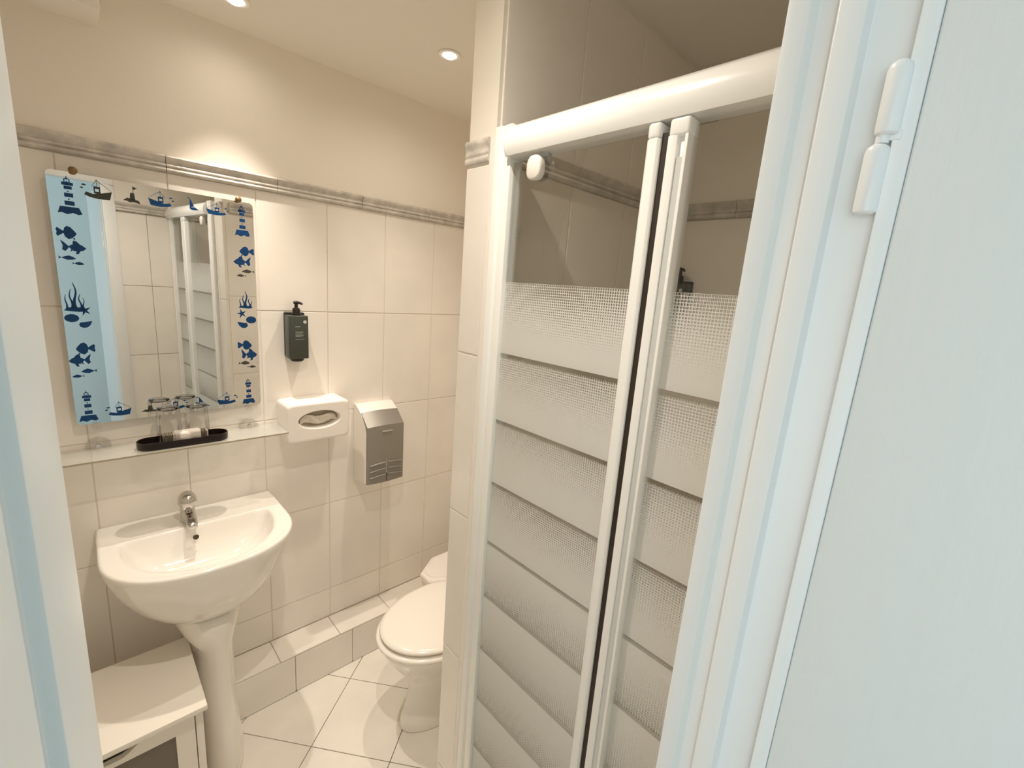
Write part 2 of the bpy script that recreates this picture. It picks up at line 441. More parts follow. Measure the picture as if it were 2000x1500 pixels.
# ---------------------------------------------------------------- door frame and leaf
FS = .85
fr = [(.42, .1529), (.42, .1413), (.430, .1385), (.430, .1260), (.4192, .122), (.419, .1042), (.431, .1025), (.431, .060), (.47, .060), (.47, .045), (.484, .045), (.484, .162), (.43, .162), (.42, .158)]
fl = [(-.0069, .1529), (-.0069, .0805), (-.0090, .0800), (-.0090, .060), (-.0095, .052), (-.075, .044), (-.075, .162), (-.018, .162), (-.0069, .158)]
fr = [(x * FS, y * FS) for x, y in fr]; fl = [(x * FS, y * FS) for x, y in fl]
fr[8:13] = [(.41, .051), (.41, .040), (.412, .040), (.412, .122), (.372, .133)]
frame = bpy.data.objects.new('trim_3', None); C.objects.link(frame); frame['kind'] = 'structure'; frame['label'] = 'white painted door frame'
prism('jamb', fr, 0, 2.06, 'z', M_frame, frame, bev=.0008, seg=2, loc=(0, 0, 0))
prism('jamb', fl, 0, 2.06, 'z', M_frame, frame, bev=.0005, seg=2, loc=(0, 0, 0))
box('frame_head', -.06, .41, .045, .132, 2.06, 2.12, M_frame, frame, bev=.002, loc=(0, 0, 0))

door = bpy.data.objects.new('door_1', None); C.objects.link(door); door.location = (.366, .06, 0); door['kind'] = 'structure'
door['label'] = 'white wood-grained door leaf standing open'
lp = [(.3622, .0530), (.398, .0530), (.440, -.52), (.400, -.52)]
prism('edge_lipping', [(.3615, .0532), (.3595, .0630), (.400, .0630), (.398, .0532)], .01, 2.05, 'z', M_frame, door, bev=.0008, seg=2)
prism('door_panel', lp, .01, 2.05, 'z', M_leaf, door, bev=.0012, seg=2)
# painted hinge with two knuckles on a leaf plate
hp = (.3583, .0676)
def hz(e): return 1.67 + e * .3647
for k, (a, b) in enumerate(((hz(.292), hz(.402)), (hz(.170), hz(.280)))):
    lathe('hinge_knuckle', [(.0, 0), (.0045, 0), (.0059, .0012), (.0063, .004), (.0063, b - a - .005), (.0056, b - a - .002), (.003, b - a), (0, b - a)], (hp[0] + .001, hp[1] + (.001 if k else -.0015), a), M_frame, door, n=24)
lathe('hinge_pin', [(.0035, 0), (.0035, hz(.292) - hz(.280))], (hp[0] + .001, hp[1], hz(.280)), M_frame, door, n=12)
box('hinge_plate', .3592, .3668, .0587, .0680, hz(.284), hz(.30), M_frame, door, bev=.0008)

# ---------------------------------------------------------------- shower screen
sc = thing('shower_screen', 'white-framed folding shower screen with banded printed glass', 'shower screen', (XS, 0.45, 0.10))
prof = [(XS - .030 + .030 * (1 - math.cos(t)), 1.955 + .036 * math.sin(t)) for t in [math.radians(a) for a in range(-60, 91, 15)]]
prof = [(XS - .022, 1.929), (XS - .027, 1.940), (XS - .0285, 1.952), (XS - .026, 1.966), (XS - .020, 1.978), (XS - .010, 1.987), (XS + .002, 1.990), (XS + .016, 1.988), (XS + .022, 1.984), (XS + .022, 1.929)]
bm = bmesh.new()
A = [bm.verts.new((p[0], .101, p[1])) for p in prof]; B = [bm.verts.new((p[0], .728, p[1])) for p in prof]
bm.faces.new(A); bm.faces.new(B[::-1])
for i in range(len(prof)): bm.faces.new((A[i], A[(i + 1) % len(prof)], B[(i + 1) % len(prof)], B[i]))
me = tomesh('top_track', bm); sharpen(me, 60); link('top_track', me, M_alu, sc)
# end cap of the track
pc = [((p[0] - XS) * 1.06 + XS, (p[1] - 1.96) * 1.05 + 1.96) for p in prof]
prism('end_cap', pc, .724, .731, 'y', M_alu, sc, bev=.001)
# wall profiles with a stepped front
def wall_post(y0, y1, s):
    pts = [(XS - .012, y0), (XS - .012, y0 + s * .022), (XS - .0095, y0 + s * .024), (XS - .0095, y0 + s * .028), (XS - .014, y0 + s * .030), (XS - .014, y0 + s * .048), (XS - .010, y0 + s * .053), (XS + .022, y0 + s * .053), (XS + .022, y0)]
    return prism('wall_profile', pts, .10, 1.992, 'z', M_alu, sc, bev=.0012)
wall_post(.727, .78, 1)
wall_post(.155, .10, -1)
box('filler_strip', XS + .001, XS + .02, .778, .790, .10, 1.975, M_plastic, sc, bev=.002)
bx = box('bottom_track', XS - .024, XS + .022, .101, .728, .10, .135, M_alu, sc, bev=.005)
# folding leaves: glass panes and meeting posts
ph = box('glass_pane', XS - .003, XS + .003, .392, .725, .135, 1.920, M_screen, sc)
ph2 = box('glass_pane', XS - .003, XS + .003, .150, .362, .135, 1.920, M_screen, sc)
pts = [(XS - .020, .389), (XS - .024, .393), (XS - .0245, .406), (XS - .021, .411), (XS + .012, .411), (XS + .012, .389)]
p1 = prism('meeting_post', pts, .13, 1.905, 'z', M_alu, sc, bev=.0008)
prism('post_cap', [(a if a > XS else a - .001, b) for a, b in pts], 1.905, 1.927, 'z', M_alu, sc, bev=.004, seg=3)
box('rubber_seal', XS - .017, XS + .010, .3775, .389, .13, 1.912, M_rubber, sc)
pts2 = [(XS - .020, .3465), (XS - .020, .3515), (XS - .014, .3525), (XS - .014, .362), (XS - .020, .363), (XS - .022, .376), (XS - .020, .3775), (XS + .012, .3775), (XS + .012, .3465)]
p2 = prism('meeting_post', pts2, .13, 1.905, 'z', M_alu, sc, bev=.0007)
box('channel_insert', XS - .0175, XS - .0135, .3527, .3618, .13, 1.875, M_channel, sc)
box('post_cap', XS - .0215, XS + .012, .3455, .3775, 1.903, 1.929, M_alu, sc, bev=.005, seg=3)
# roller covers
def roller(y, z):
    rings = []
    for d, s in ((.0, .93), (-.010, 1.0), (-.014, .97), (-.016, .86)):
        rings.append([(XS - .003 + d, y + (.0185 * s) * math.copysign(abs(math.cos(t)) ** .75, math.cos(t)), z + (.0225 * s) * math.copysign(abs(math.sin(t)) ** .75, math.sin(t))) for t in [2 * PI * k / 28 for k in range(28)]])
    return loft('roller_cover', rings, M_plastic, sc)
roller(.655, 1.900)
box('roller_bracket', XS + .003, XS + .016, .640, .662, 1.912, 1.932, M_channel, sc, bev=.002)
# shower tray
tr = thing('shower_tray', 'white acrylic shower tray behind the folding screen', 'shower tray', (1.07, .47, 0))
bm = bmesh.new()
outer = rrect(XS - .03, XR, YD1, YP0, .004); 
rings = [[(x, y, 0) for x, y in outer], [(x, y, .10) for x, y in outer], [(x, y, .10) for x, y in rrect(XS + .04, XR - .04, YD1 + .04, YP0 - .04, .05)], [(x, y, .045) for x, y in rrect(XS + .07, XR - .07, YD1 + .07, YP0 - .07, .06)]]
loft('tray_shell', rings, M_stain, tr)
lathe('drain_cover', [(.0, 0), (.04, 0), (.04, .003), (.03, .005), (0, .005)], (1.07, .47, .0455), M_chrome, tr)

# ---------------------------------------------------------------- washbasin
CX = 0.222
def d_ring(a, yb, yf, ys, z, nexp=2.3, NB=14, NF=50, dx=0.0, rb=0.0):
    """closed D outline: straight back yb, sides to ys, superellipse to front yf"""
    P = []
    for i in range(NB): P.append((CX + dx - a + rb + (2 * a - 2 * rb) * i / (NB - 1), yb, z))
    for k in (0.33, .66): P.append((CX + dx + a, yb + (ys - yb) * k, z))
    for i in range(NF):
        t = PI * i / (NF - 1); c, s = math.cos(t), math.sin(t)
        P.append((CX + dx + a * math.copysign(abs(c) ** (2 / nexp), c), ys - (ys - yf) * abs(s) ** (2 / nexp), z))
    for k in (0.66, .33): P.append((CX + dx - a, yb + (ys - yb) * k, z))
    return P
wb = thing('washbasin', 'white ceramic pedestal washbasin under the mirror', 'washbasin', (CX, 1.6, 0))
Z = .846
rg = [d_ring(.060, 1.70, 1.50, 1.62, .600), d_ring(.105, 1.76, 1.47, 1.62, .604), d_ring(.135, 1.77, 1.448, 1.61, .622), d_ring(.172, 1.775, 1.420, 1.60, .655), d_ring(.203, 1.778, 1.394, 1.59, .700), d_ring(.226, 1.778, 1.374, 1.58, .750),
      d_ring(.240, 1.778, 1.360, 1.575, .795), d_ring(.247, 1.778, 1.352, 1.57, .825), d_ring(.249, 1.778, 1.350, 1.57, .836), d_ring(.2485, 1.778, 1.351, 1.57, .842), d_ring(.2455, 1.777, 1.354, 1.57, Z),
      d_ring(.240, 1.772, 1.360, 1.57, Z + .0008), d_ring(.236, 1.765, 1.363, 1.57, Z - .0005),
      d_ring(.212, 1.660, 1.370, 1.59, Z - .001, 2.1), d_ring(.205, 1.648, 1.376, 1.597, Z - .001, 2.05, rb=.01), d_ring(.2025, 1.6455, 1.3785, 1.597, Z - .003, 2.05, rb=.015), d_ring(.200, 1.643, 1.381, 1.60, Z - .009, 2.0, rb=.02), d_ring(.196, 1.639, 1.385, 1.60, Z - .022, 2.0, rb=.03),
      d_ring(.187, 1.632, 1.394, 1.595, Z - .048, 2.0, rb=.04), d_ring(.168, 1.620, 1.412, 1.585, Z - .078, 2.0, rb=.04), d_ring(.128, 1.600, 1.440, 1.57, Z - .102, 2.0, rb=.03), d_ring(.085, 1.58, 1.47, 1.56, Z - .112, 2.0, rb=.02), d_ring(.04, 1.55, 1.50, 1.54, Z - .115, 2.0)]
loft('bowl', rg, M_ceramic, wb, angle=80)
lathe('drain', [(0, 0), (.022, 0), (.022, .003), (.016, .004), (0, .002)], (CX, 1.525, Z - .1155), M_chrome, wb)
ov = lathe('overflow_hole', [(0, 0), (.0075, 0), (.0085, .003), (.0, .003)], (0.2075, 1.6155, Z - .030), M_hole, wb, n=20, axis='y')
# pedestal
pr = []
for z, a, yf, dx in ((0.0, .060, 1.44, .006), (.012, .065, 1.432, .006), (.05, .066, 1.428, .006), (.12, .063, 1.436, .005), (.22, .059, 1.452, .003), (.34, .058, 1.458, .0), (.45, .060, 1.45, .001), (.50, .063, 1.447, .001), (.54, .080, 1.44, -.004), (.58, .094, 1.44, -.004), (.615, .105, 1.45, -.004)):
    pr.append(d_ring(a, 1.645, yf, 1.60, z, 2.2, dx=dx))
loft('pedestal', pr, M_ceramic, wb, angle=80)
pr = [d_ring(a, 1.775, 1.60, 1.66, z, 2.2, dx=-.012) for z, a in ((.18, .045), (.34, .045), (.45, .048), (.53, .052), (.615, .06))]
loft('pedestal_back', pr, M_ceramic, wb, angle=80)
# tap
fz = Z - .001; fx, fy = .200, 1.695
lathe('tap_body', [(0, 0), (.0225, 0), (.0235, .003), (.0215, .006), (.0205, .03), (.0205, .060), (.0215, .064), (0, .064)], (fx, fy, fz), M_chrome, wb, n=36)
rings = []
for y, hw, z0, z1 in ((fy - .005, .0165, .014, .046), (fy - .03, .0165, .014, .045), (fy - .06, .0155, .013, .038), (fy - .082, .0145, .010, .030), (fy - .092, .0125, .009, .025), (fy - .095, .010, .011, .022)):
    zc, hh = fz + (z0 + z1) / 2, (z1 - z0) / 2
    rings.append([(fx + hw * math.copysign(abs(math.cos(t)) ** .6, math.cos(t)), y, zc + hh * math.copysign(abs(math.sin(t)) ** .6, math.sin(t))) for t in [2 * PI * k / 28 for k in range(28)]])
loft('spout', rings, M_chrome, wb, angle=60)
# dome lever leaning forward
rings = []
for k in range(11):
    a = PI / 2 * k / 10
    r = .031 * math.cos(a) ** .8 if k < 10 else .0005; h = .034 * math.sin(a)
    rings.append([(fx + r * .86 * math.cos(t), fy - .010 + r * 1.18 * math.sin(t) - h * .25, fz + .070 + h + (-.16) * (r * math.sin(t)) * -1) for t in [2 * PI * q / 32 for q in range(32)]])
loft('tap_lever', rings, M_chrome, wb, angle=60)

# ---------------------------------------------------------------- storage cabinet
cb = thing('bathroom_cabinet', 'low white cabinet with glazed door beside the basin pedestal', 'cabinet', (-.06, 1.44, 0))
box('top_board', -.276, .1605, 1.271, 1.592, .473, .490, M_cab, cb, bev=.003)
box('side_panel', .1335, .151, 1.291, 1.586, .0, .473, M_cab, cb, bev=.001)
box('side_panel', -.267, -.2495, 1.291, 1.586, .0, .473, M_cab, cb, bev=.001)
box('back_panel', -.2495, .1335, 1.576, 1.584, .03, .473, M_cab, cb)
box('shelf_board', -.2495, .1335, 1.315, 1.576, .22, .235, M_cab, cb)
box('bottom_board', -.2495, .1335, 1.300, 1.576, .04, .058, M_cab, cb)
dx0, dx1 = -.247, .131
top = [(dx0, .418), (dx1, .418), (dx1, .465), (.031, .465), (.019, .460), (-.010, .438), (-.021, .433), (-.093, .433), (-.104, .438), (-.133, .460), (-.145, .465), (dx0, .465)]
bm = bmesh.new()
def add_prism_y(bm, pts, y0, y1):
    A = [bm.verts.new((p[0], y0, p[1])) for p in pts]; B = [bm.verts.new((p[0], y1, p[1])) for p in pts]
    bm.faces.new(A); bm.faces.new(B[::-1])
    for i in range(len(pts)): bm.faces.new((A[i], A[(i + 1) % len(pts)], B[(i + 1) % len(pts)], B[i]))
add_prism_y(bm, top, 1.292, 1.308)
ct = tomesh('top_rail', bm)
cd = thing('cabinet_door', '', '', (0, 0, 0))
for k in ('label', 'category'): del cd[k]
cd.parent = cb; cd.location = (-world_loc(cb)[0] - .05, -world_loc(cb)[1] + 1.3, .25)
link('top_rail', ct, M_cab, cd)
box('door_stile', dx0, -.2035, 1.292, 1.308, .045, .418, M_cab, cd); box('door_stile', .0875, dx1, 1.292, 1.308, .045, .418, M_cab, cd)
box('bottom_rail', -.2035, .0875, 1.292, 1.308, .045, .10, M_cab, cd)
box('door_pane', -.2035, .0875, 1.299, 1.302, .10, .418, M_cabglass, cd)

# ---------------------------------------------------------------- toilet
TC = 1.235
def egg(x0, x1, hw, z, n=48, sq=2.0):
    """front tip at x0 (facing -x), back at x1"""
    P = []; xm = x0 + (x1 - x0) * .56
    for i in range(n):
        t = 2 * PI * i / n; c, s = math.cos(t), math.sin(t)
        rx = (x1 - xm) if c > 0 else (xm - x0)
        e = 3.0 if c > 0 else sq
        P.append((xm + rx * math.copysign(abs(c) ** (2 / e), c), TC + hw * math.copysign(abs(s) ** (2 / e), s), z))
    return P
to = thing('toilet', 'white floor-standing toilet with closed lid against the far wall', 'toilet', (.95, TC, 0))
rb = [egg(.752, 1.20, .095, 0), egg(.748, 1.20, .098, .01), egg(.752, 1.20, .094, .04), egg(.772, 1.20, .082, .10), egg(.785, 1.20, .078, .17), egg(.772, 1.20, .088, .22), egg(.735, 1.20, .118, .27), egg(.702, 1.20, .148, .32), egg(.680, 1.20, .168, .365), egg(.676, 1.20, .173, .385), egg(.684, 1.20, .166, .39)]
loft('pan', rb, M_ceramic, to, angle=80)
loft('seat', [egg(.672, 1.08, .174, .392), egg(.662, 1.085, .184, .396), egg(.658, 1.087, .188, .404), egg(.661, 1.085, .185, .411), egg(.672, 1.08, .176, .414)], M_seat, to, angle=80)
loft('lid', [egg(.684, 1.08, .166, .4205), egg(.674, 1.085, .175, .4225), egg(.671, 1.087, .178, .428), egg(.674, 1.085, .175, .434), egg(.690, 1.075, .160, .4385), egg(.76, 1.03, .095, .4405), egg(.84, .95, .02, .441)], M_seat, to, angle=80)
for s in (-1, 1): box('seat_hinge', 1.085, 1.115, TC + s * .07 - .02, TC + s * .07 + .02, .39, .428, M_seat, to, bev=.006)
loft('cistern', [[(x, y, z) for x, y in rrect(1.20 - d, 1.475, TC - .17 - d, TC + .17 + d, .03)] for z, d in ((.37, -.02), (.40, 0), (.60, .005), (.74, .008))], M_ceramic, to)
loft('cistern_lid', [[(x, y, z) for x, y in rrect(1.20 - d, 1.478, TC - .17 - d, TC + .17 + d, .03)] for z, d in ((.741, .010), (.748, .015), (.765, .015), (.775, .008))], M_ceramic, to)
lathe('flush_button', [(0, 0), (.02, 0), (.02, .005), (.015, .007), (0, .007)], (1.34, TC, .775), M_chrome, to)

# pump box behind the toilet (chamfered lid with a groove)
pu = thing('pump_box', 'white plastic pump box with chamfered lid in the corner behind the toilet', 'pump box', (1.22, 1.56, 0))
def cham(d, z):
    x0, x1, y0, y1, c = 1.030 + d, 1.40 - d, 1.452 + d, 1.644 - d * .3, .085
    return [(x1, y1, z), (x0 + c * 1.25, y1, z), (x0, y1 - c * .85, z), (x0, y0 + c * .55, z), (x0 + c * .75, y0, z), (x1, y0, z)]
loft('pump_housing', [cham(.022, 0), cham(.012, .10), cham(.008, .335)], M_plastic, pu, angle=20)
loft('pump_lid', [cham(.004, .336), cham(0, .340), cham(0, .358), cham(.004, .364), cham(.016, .366), cham(.018, .363), cham(.020, .363), cham(.022, .368)], M_plastic, pu, angle=20)

# ---------------------------------------------------------------- mirror
TH = math.radians(3.9)
mi = thing('mirror', 'rectangular frameless mirror edged with blue seaside stickers', 'mirror', (.45, 1.772, 1.67))
mi.rotation_euler[2] = TH
pts = rrect(-.4865, -.0005, -.474, .2155, .012, 5)
bm = bmesh.new()
A = [bm.verts.new((p[0], 0, p[1])) for p in pts]; B = [bm.verts.new((p[0], .004, p[1])) for p in pts]
f1 = bm.faces.new(A); f2 = bm.faces.new(B[::-1]); f1.material_index = 0
for i in range(len(pts)):
    f = bm.faces.new((A[i], A[(i + 1) % len(pts)], B[(i + 1) % len(pts)], B[i])); f.material_index = 1
f2.material_index = 1
me = tomesh('mirror_pane', bm); me.materials.append(M_mirror); me.materials.append(M_mback)
link('mirror_pane', me, None, mi, loc=(0, 0, 0))

def ell(cx, cy, rx, ry, n=14, a0=0): return [(cx + rx * math.cos(2 * PI * k / n + a0), cy + ry * math.sin(2 * PI * k / n + a0)) for k in range(n)]
def rc(x0, x1, y0, y1): return [(x0, y0), (x1, y0), (x1, y1), (x0, y1)]
SH = {}
SH['lighthouse'] = [rc(.485, .515, .95, 1.0), [(.38, .92), (.5, .965), (.62, .92)], rc(.39, .43, .85, .92), rc(.57, .61, .85, .92), rc(.47, .53, .85, .875), rc(.30, .72, .77, .85), rc(.37, .66, .67, .755),
                    rc(.48, .53, .60, .63), rc(.36, .68, .47, .575), rc(.48, .53, .40, .43), rc(.34, .70, .26, .37), [(.16, .22), (.84, .22), (.95, .06), (.80, .03), (.6, .07), (.4, .02), (.2, .06), (.05, .04)]]
SH['disc'] = [[(.34, .5), (.42, .82), (.55, .97), (.72, .9), (.88, .68), (1.0, .45), (.9, .28), (.75, .10), (.58, .02), (.42, .18)], [(.36, .58), (.2, .72), (.06, .82), (.0, .68), (.04, .5), (.0, .32), (.06, .18), (.2, .30), (.36, .44)], [(.78, .1), (.86, .0), (.9, .05), (.86, .16)]]
SH['fish'] = [[(.28, .55), (.42, .70), (.62, .80), (.82, .72), (1.0, .50), (.9, .34), (.72, .24), (.5, .24), (.38, .38)], [(.3, .58), (.14, .84), (.0, 1.0), (.08, .6), (.04, .3), (.16, .2), (.3, .46)], [(.46, .74), (.5, 1.0), (.62, .98), (.76, .76)], [(.60, .26), (.55, .02), (.68, .05), (.74, .25)], [(.40, .36), (.34, .2), (.46, .24)]]
SH['small'] = [[(.18, .5), (.4, .8), (.6, .95), (.82, .7), (1.0, .4), (.8, .2), (.5, .1), (.3, .3)], [(.2, .5), (.0, .8), (.06, .5), (.0, .2)]]
def wave(x, w_, h0, h1, amp):
    L_ = []; R_ = []
    for k in range(9):
        t = k / 8; y = h0 + (h1 - h0) * t; c = x + amp * math.sin(t * 7); ww = w_ * (1 - t * .8)
        L_.append((c - ww, y)); R_.append((c + ww, y))
    return L_ + R_[::-1]
SH['seaweed'] = [[(.0, .05), (.2, .16), (.8, .16), (1.0, .05), (.7, .0), (.35, .02)], wave(.14, .05, .1, .6, .03), wave(.36, .065, .1, .78, .05), wave(.54, .085, .1, 1.0, -.06), wave(.74, .06, .1, .62, .05), wave(.88, .04, .1, .5, -.03)]
st = []
for k in range(10):
    a = PI / 2 + k * PI / 5 + .25; r = .5 if k % 2 == 0 else .16
    st.append((.5 + r * math.cos(a), .5 + r * math.sin(a)))
SH['star'] = [st]
SH['shell'] = [ell(.5, .5, .5, .46, 18)]
SH['mussel'] = [[(.0, .5), (.1, .8), (.4, .85), (1.0, 1.0), (.85, .45), (.6, .1), (.3, .05), (.08, .2)]]
SH['boat'] = [[(.18, .3), (.40, .22), (.62, .30), (.98, .45), (.90, .03), (.55, .0), (.28, .05), (.12, .14)], rc(.42, .46, .28, .58), rc(.58, .62, .28, .58), rc(.42, .62, .50, .62), rc(.42, .62, .26, .36), rc(.52, .535, .6, .98), [(.535, .94), (.98, .47), (.965, .47), (.53, .91)], [(.52, .94), (.36, .6), (.375, .6), (.53, .92)], [(.05, .62), (.13, .68), (.22, .62), (.13, .57)], [(.0, .45), (.06, .52), (.12, .46), (.06, .42)]]
SH['buoy'] = [[(.38, .18), (.45, .62), (.66, .62), (.72, .18)], [(.0, .12), (.25, .3), (.9, .2), (1.0, .02), (.6, .08), (.35, .05), (.2, .12)], rc(.60, .63, .6, 1.0), [(.63, 1.0), (.86, .9), (.63, .8)]]
SH['sail'] = [[(.28, .95), (.25, .2), (.62, .3)], [(.2, .2), (.65, .26), (1.0, .06), (.5, .0), (.3, .05)], [(.2, .98), (.06, .9), (.2, .85)]]
NAMES = {'lighthouse': 'lighthouse_sticker', 'disc': 'fish_sticker', 'fish': 'fish_sticker', 'small': 'small_fish_sticker', 'seaweed': 'seaweed_sticker', 'star': 'starfish_sticker', 'shell': 'shell_sticker', 'mussel': 'mussel_sticker', 'boat': 'boat_sticker', 'buoy': 'buoy_sticker', 'sail': 'sailboat_sticker'}
def sticker(sh, a0, a1, z0, z1, flip=False, tilt=0, material=None):
    bm = bmesh.new(); cx, cz = (a0 + a1) / 2, (z0 + z1) / 2; ct, stt = math.cos(tilt), math.sin(tilt)
    for poly in SH[sh]:
        A = []
        for (u, v) in poly:
            if flip: u = 1 - u
            x = a0 + (a1 - a0) * u - cx; z = z0 + (z1 - z0) * v - cz
            A.append((cx + x * ct - z * stt, cz + x * stt + z * ct))
        V = [bm.verts.new((x, -.0006, z)) for x, z in A]; B = [bm.verts.new((x, -.0001, z)) for x, z in A]
        bm.faces.new(V); bm.faces.new(B[::-1])
        for i in range(len(V)): bm.faces.new((V[i], V[(i + 1) % len(V)], B[(i + 1) % len(V)], B[i]))
    link(NAMES[sh], tomesh(NAMES[sh], bm), material or M_dec, mi, loc=(0, 0, 0))
G = M_decg
for a in [('lighthouse', -.4745, -.421, .106, .204), ('disc', -.480, -.440, .043, .079), ('fish', -.474, -.424, .005, .041), ('small', -.482, -.446, -.012, .002), ('small', -.456, -.431, -.024, -.013),
          ('seaweed', -.484, -.437, -.150, -.070), ('star', -.457, -.427, -.162, -.129), ('shell', -.485, -.455, -.179, -.155), ('mussel', -.457, -.429, -.195, -.175),
          ('disc', -.470, -.429, -.270, -.234, True), ('fish', -.487, -.440, -.304, -.268, True), ('small', -.465, -.430, -.325, -.309, True), ('small', -.484, -.458, -.336, -.325, True), ('lighthouse', -.483, -.437, -.468, -.374),
          ('boat', -.424, -.357, .158, .210, False, .0, G), ('buoy', -.336, -.297, .160, .206, False, 0, G), ('boat', -.280, -.216, .162, .208, True), ('sail', -.186, -.154, .166, .204), ('boat', -.136, -.072, .162, .200, True),
          ('lighthouse', -.060, -.010, .104, .206), ('disc', -.047, -.002, .042, .076, True), ('fish', -.066, -.013, .004, .042, True), ('small', -.043, -.003, -.014, .001, True, 0, G), ('small', -.059, -.029, -.027, -.016, True, 0, G),
          ('seaweed', -.058, -.012, -.132, -.074), ('star', -.065, -.032, -.166, -.132), ('shell', -.036, -.004, -.184, -.157), ('mussel', -.063, -.031, -.200, -.177, True),
          ('disc', -.066, -.021, -.276, -.240), ('fish', -.056, -.005, -.314, -.272), ('small', -.066, -.029, -.329, -.313, False, 0, G), ('small', -.039, -.010, -.341, -.330, False, 0, G), ('lighthouse', -.062, -.016, -.472, -.378),
          ('boat', -.424, -.362, -.459, -.414), ('buoy', -.341, -.299, -.460, -.424, False, 0, G), ('boat', -.283, -.220, -.460, -.418, True), ('sail', -.200, -.158, -.462, -.424), ('boat', -.138, -.072, -.462, -.418, True)]:
    sticker(*a)
for a in (-.434, -.045):
    lathe('mirror_screw', [(0, .012), (.0045, .012), (.0045, -.004), (.008, -.005), (.0095, -.009), (.006, -.013), (0, -.014)], (a, 0, .2205), M_brass, mi, n=16, axis='y', loc=(0, 0, 0))
for a in (-.446, -.043):
    lathe('mirror_clip', [(0, .010), (.006, .010), (.006, -.002), (.0125, -.003), (.0125, -.007), (.009, -.009), (0, -.009)], (a, 0, -.481), M_tumbler, mi, n=20, axis='y', loc=(0, 0, 0))

# ---------------------------------------------------------------- glass shelf
sh = thing('glass_shelf', 'narrow clear glass shelf below the mirror', 'shelf', (.21, 1.71, 1.11))
box('shelf_pane', -.12, .503, 1.642, 1.776, 1.108, 1.114, M_shelf, sh, bev=.0006, seg=1)
box('polished_edge', -.12, .503, 1.6405, 1.642, 1.1085, 1.1135, mat('glass_edge', (.40, .36, .26), .2), sh)
for x in (.004, .406):
    prof = [(x + .030 * math.cos(t), 1.1145 + .030 * math.sin(t)) for t in [PI * k / 14 for k in range(15)]]
    prism('shelf_bracket', prof, 1.752, 1.7785, 'y', M_tumbler, sh)
    lathe('bracket_screw', [(0, -.004), (.006, -.004), (.007, 0), (.007, .004), (0, .004)], (x, 1.750, 1.124), M_chrome, sh, n=14, axis='y')

# black tray with rim
ty = thing('black_tray', 'black oval tray standing on the glass shelf', 'tray', (.208, 1.695, 1.114))
def stad(d, z, L=.082, r=.037, n=12):
    P = []; cx, cy = .206, 1.690
    for k in range(n + 1): t = -PI / 2 + PI * k / n; P.append((cx + L + (r + d) * math.cos(t), cy + (r + d) * math.sin(t), z))
    for k in range(n + 1): t = PI / 2 + PI * k / n; P.append((cx - L + (r + d) * math.cos(t), cy + (r + d) * math.sin(t), z))
    return P
loft('tray_body', [stad(-.001, 1.1145), stad(0, 1.117), stad(0, 1.137), stad(-.003, 1.137), stad(-.003, 1.119)], M_tray, ty, angle=30)

# wrapped soap packet inside tray, striped ends
pk = thing('wrapped_soap', 'white wrapped soap with dark striped ends lying in the tray', 'soap', (.21, 1.69, 1.119))
loft('wrapper', [[(x, y, z) for y, z in rrect(1.669 + d, 1.705 - d, 1.1195 + d * .6, 1.157 - d * .6, .008, 3)] for x, d in ((.180, .003), (.184, .0), (.244, .0), (.248, .003))], M_packet, pk)
for x0, x1 in ((.148, .180), (.248, .268)):
    bm = bmesh.new(); n = int((x1 - x0) / .0042)
    for k in range(n): box_bm(bm, x0 + k * .0042, x0 + k * .0042 + .0030, 1.6735, 1.7015, 1.1195, 1.1515 - .0012 * (k % 2))
    o = link('striped_end', tomesh('striped_end', bm), M_stripe, pk)
    box('paper_end', x0, x1, 1.675, 1.700, 1.1195, 1.150, M_packet, pk)

# two tumblers upside down over the tray
def tumbler(x, y, label):
    t = thing('glass_tumbler', label, 'glass', (x, y, 1.119), 'tumblers on the tray')
    lathe('tumbler_wall', [(.0335, 0), (.0325, .05), (.0300, .108), (.0285, .116), (.025, .118), (0, .118)], (x, y, 1.1192), M_tumbler, t, n=40)
    lathe('tumbler_base', [(.0, 0), (.024, 0), (.0275, .003), (.027, .006), (.022, .009), (0, .007)], (x, y, 1.2285), M_base, t, n=40)
    return t
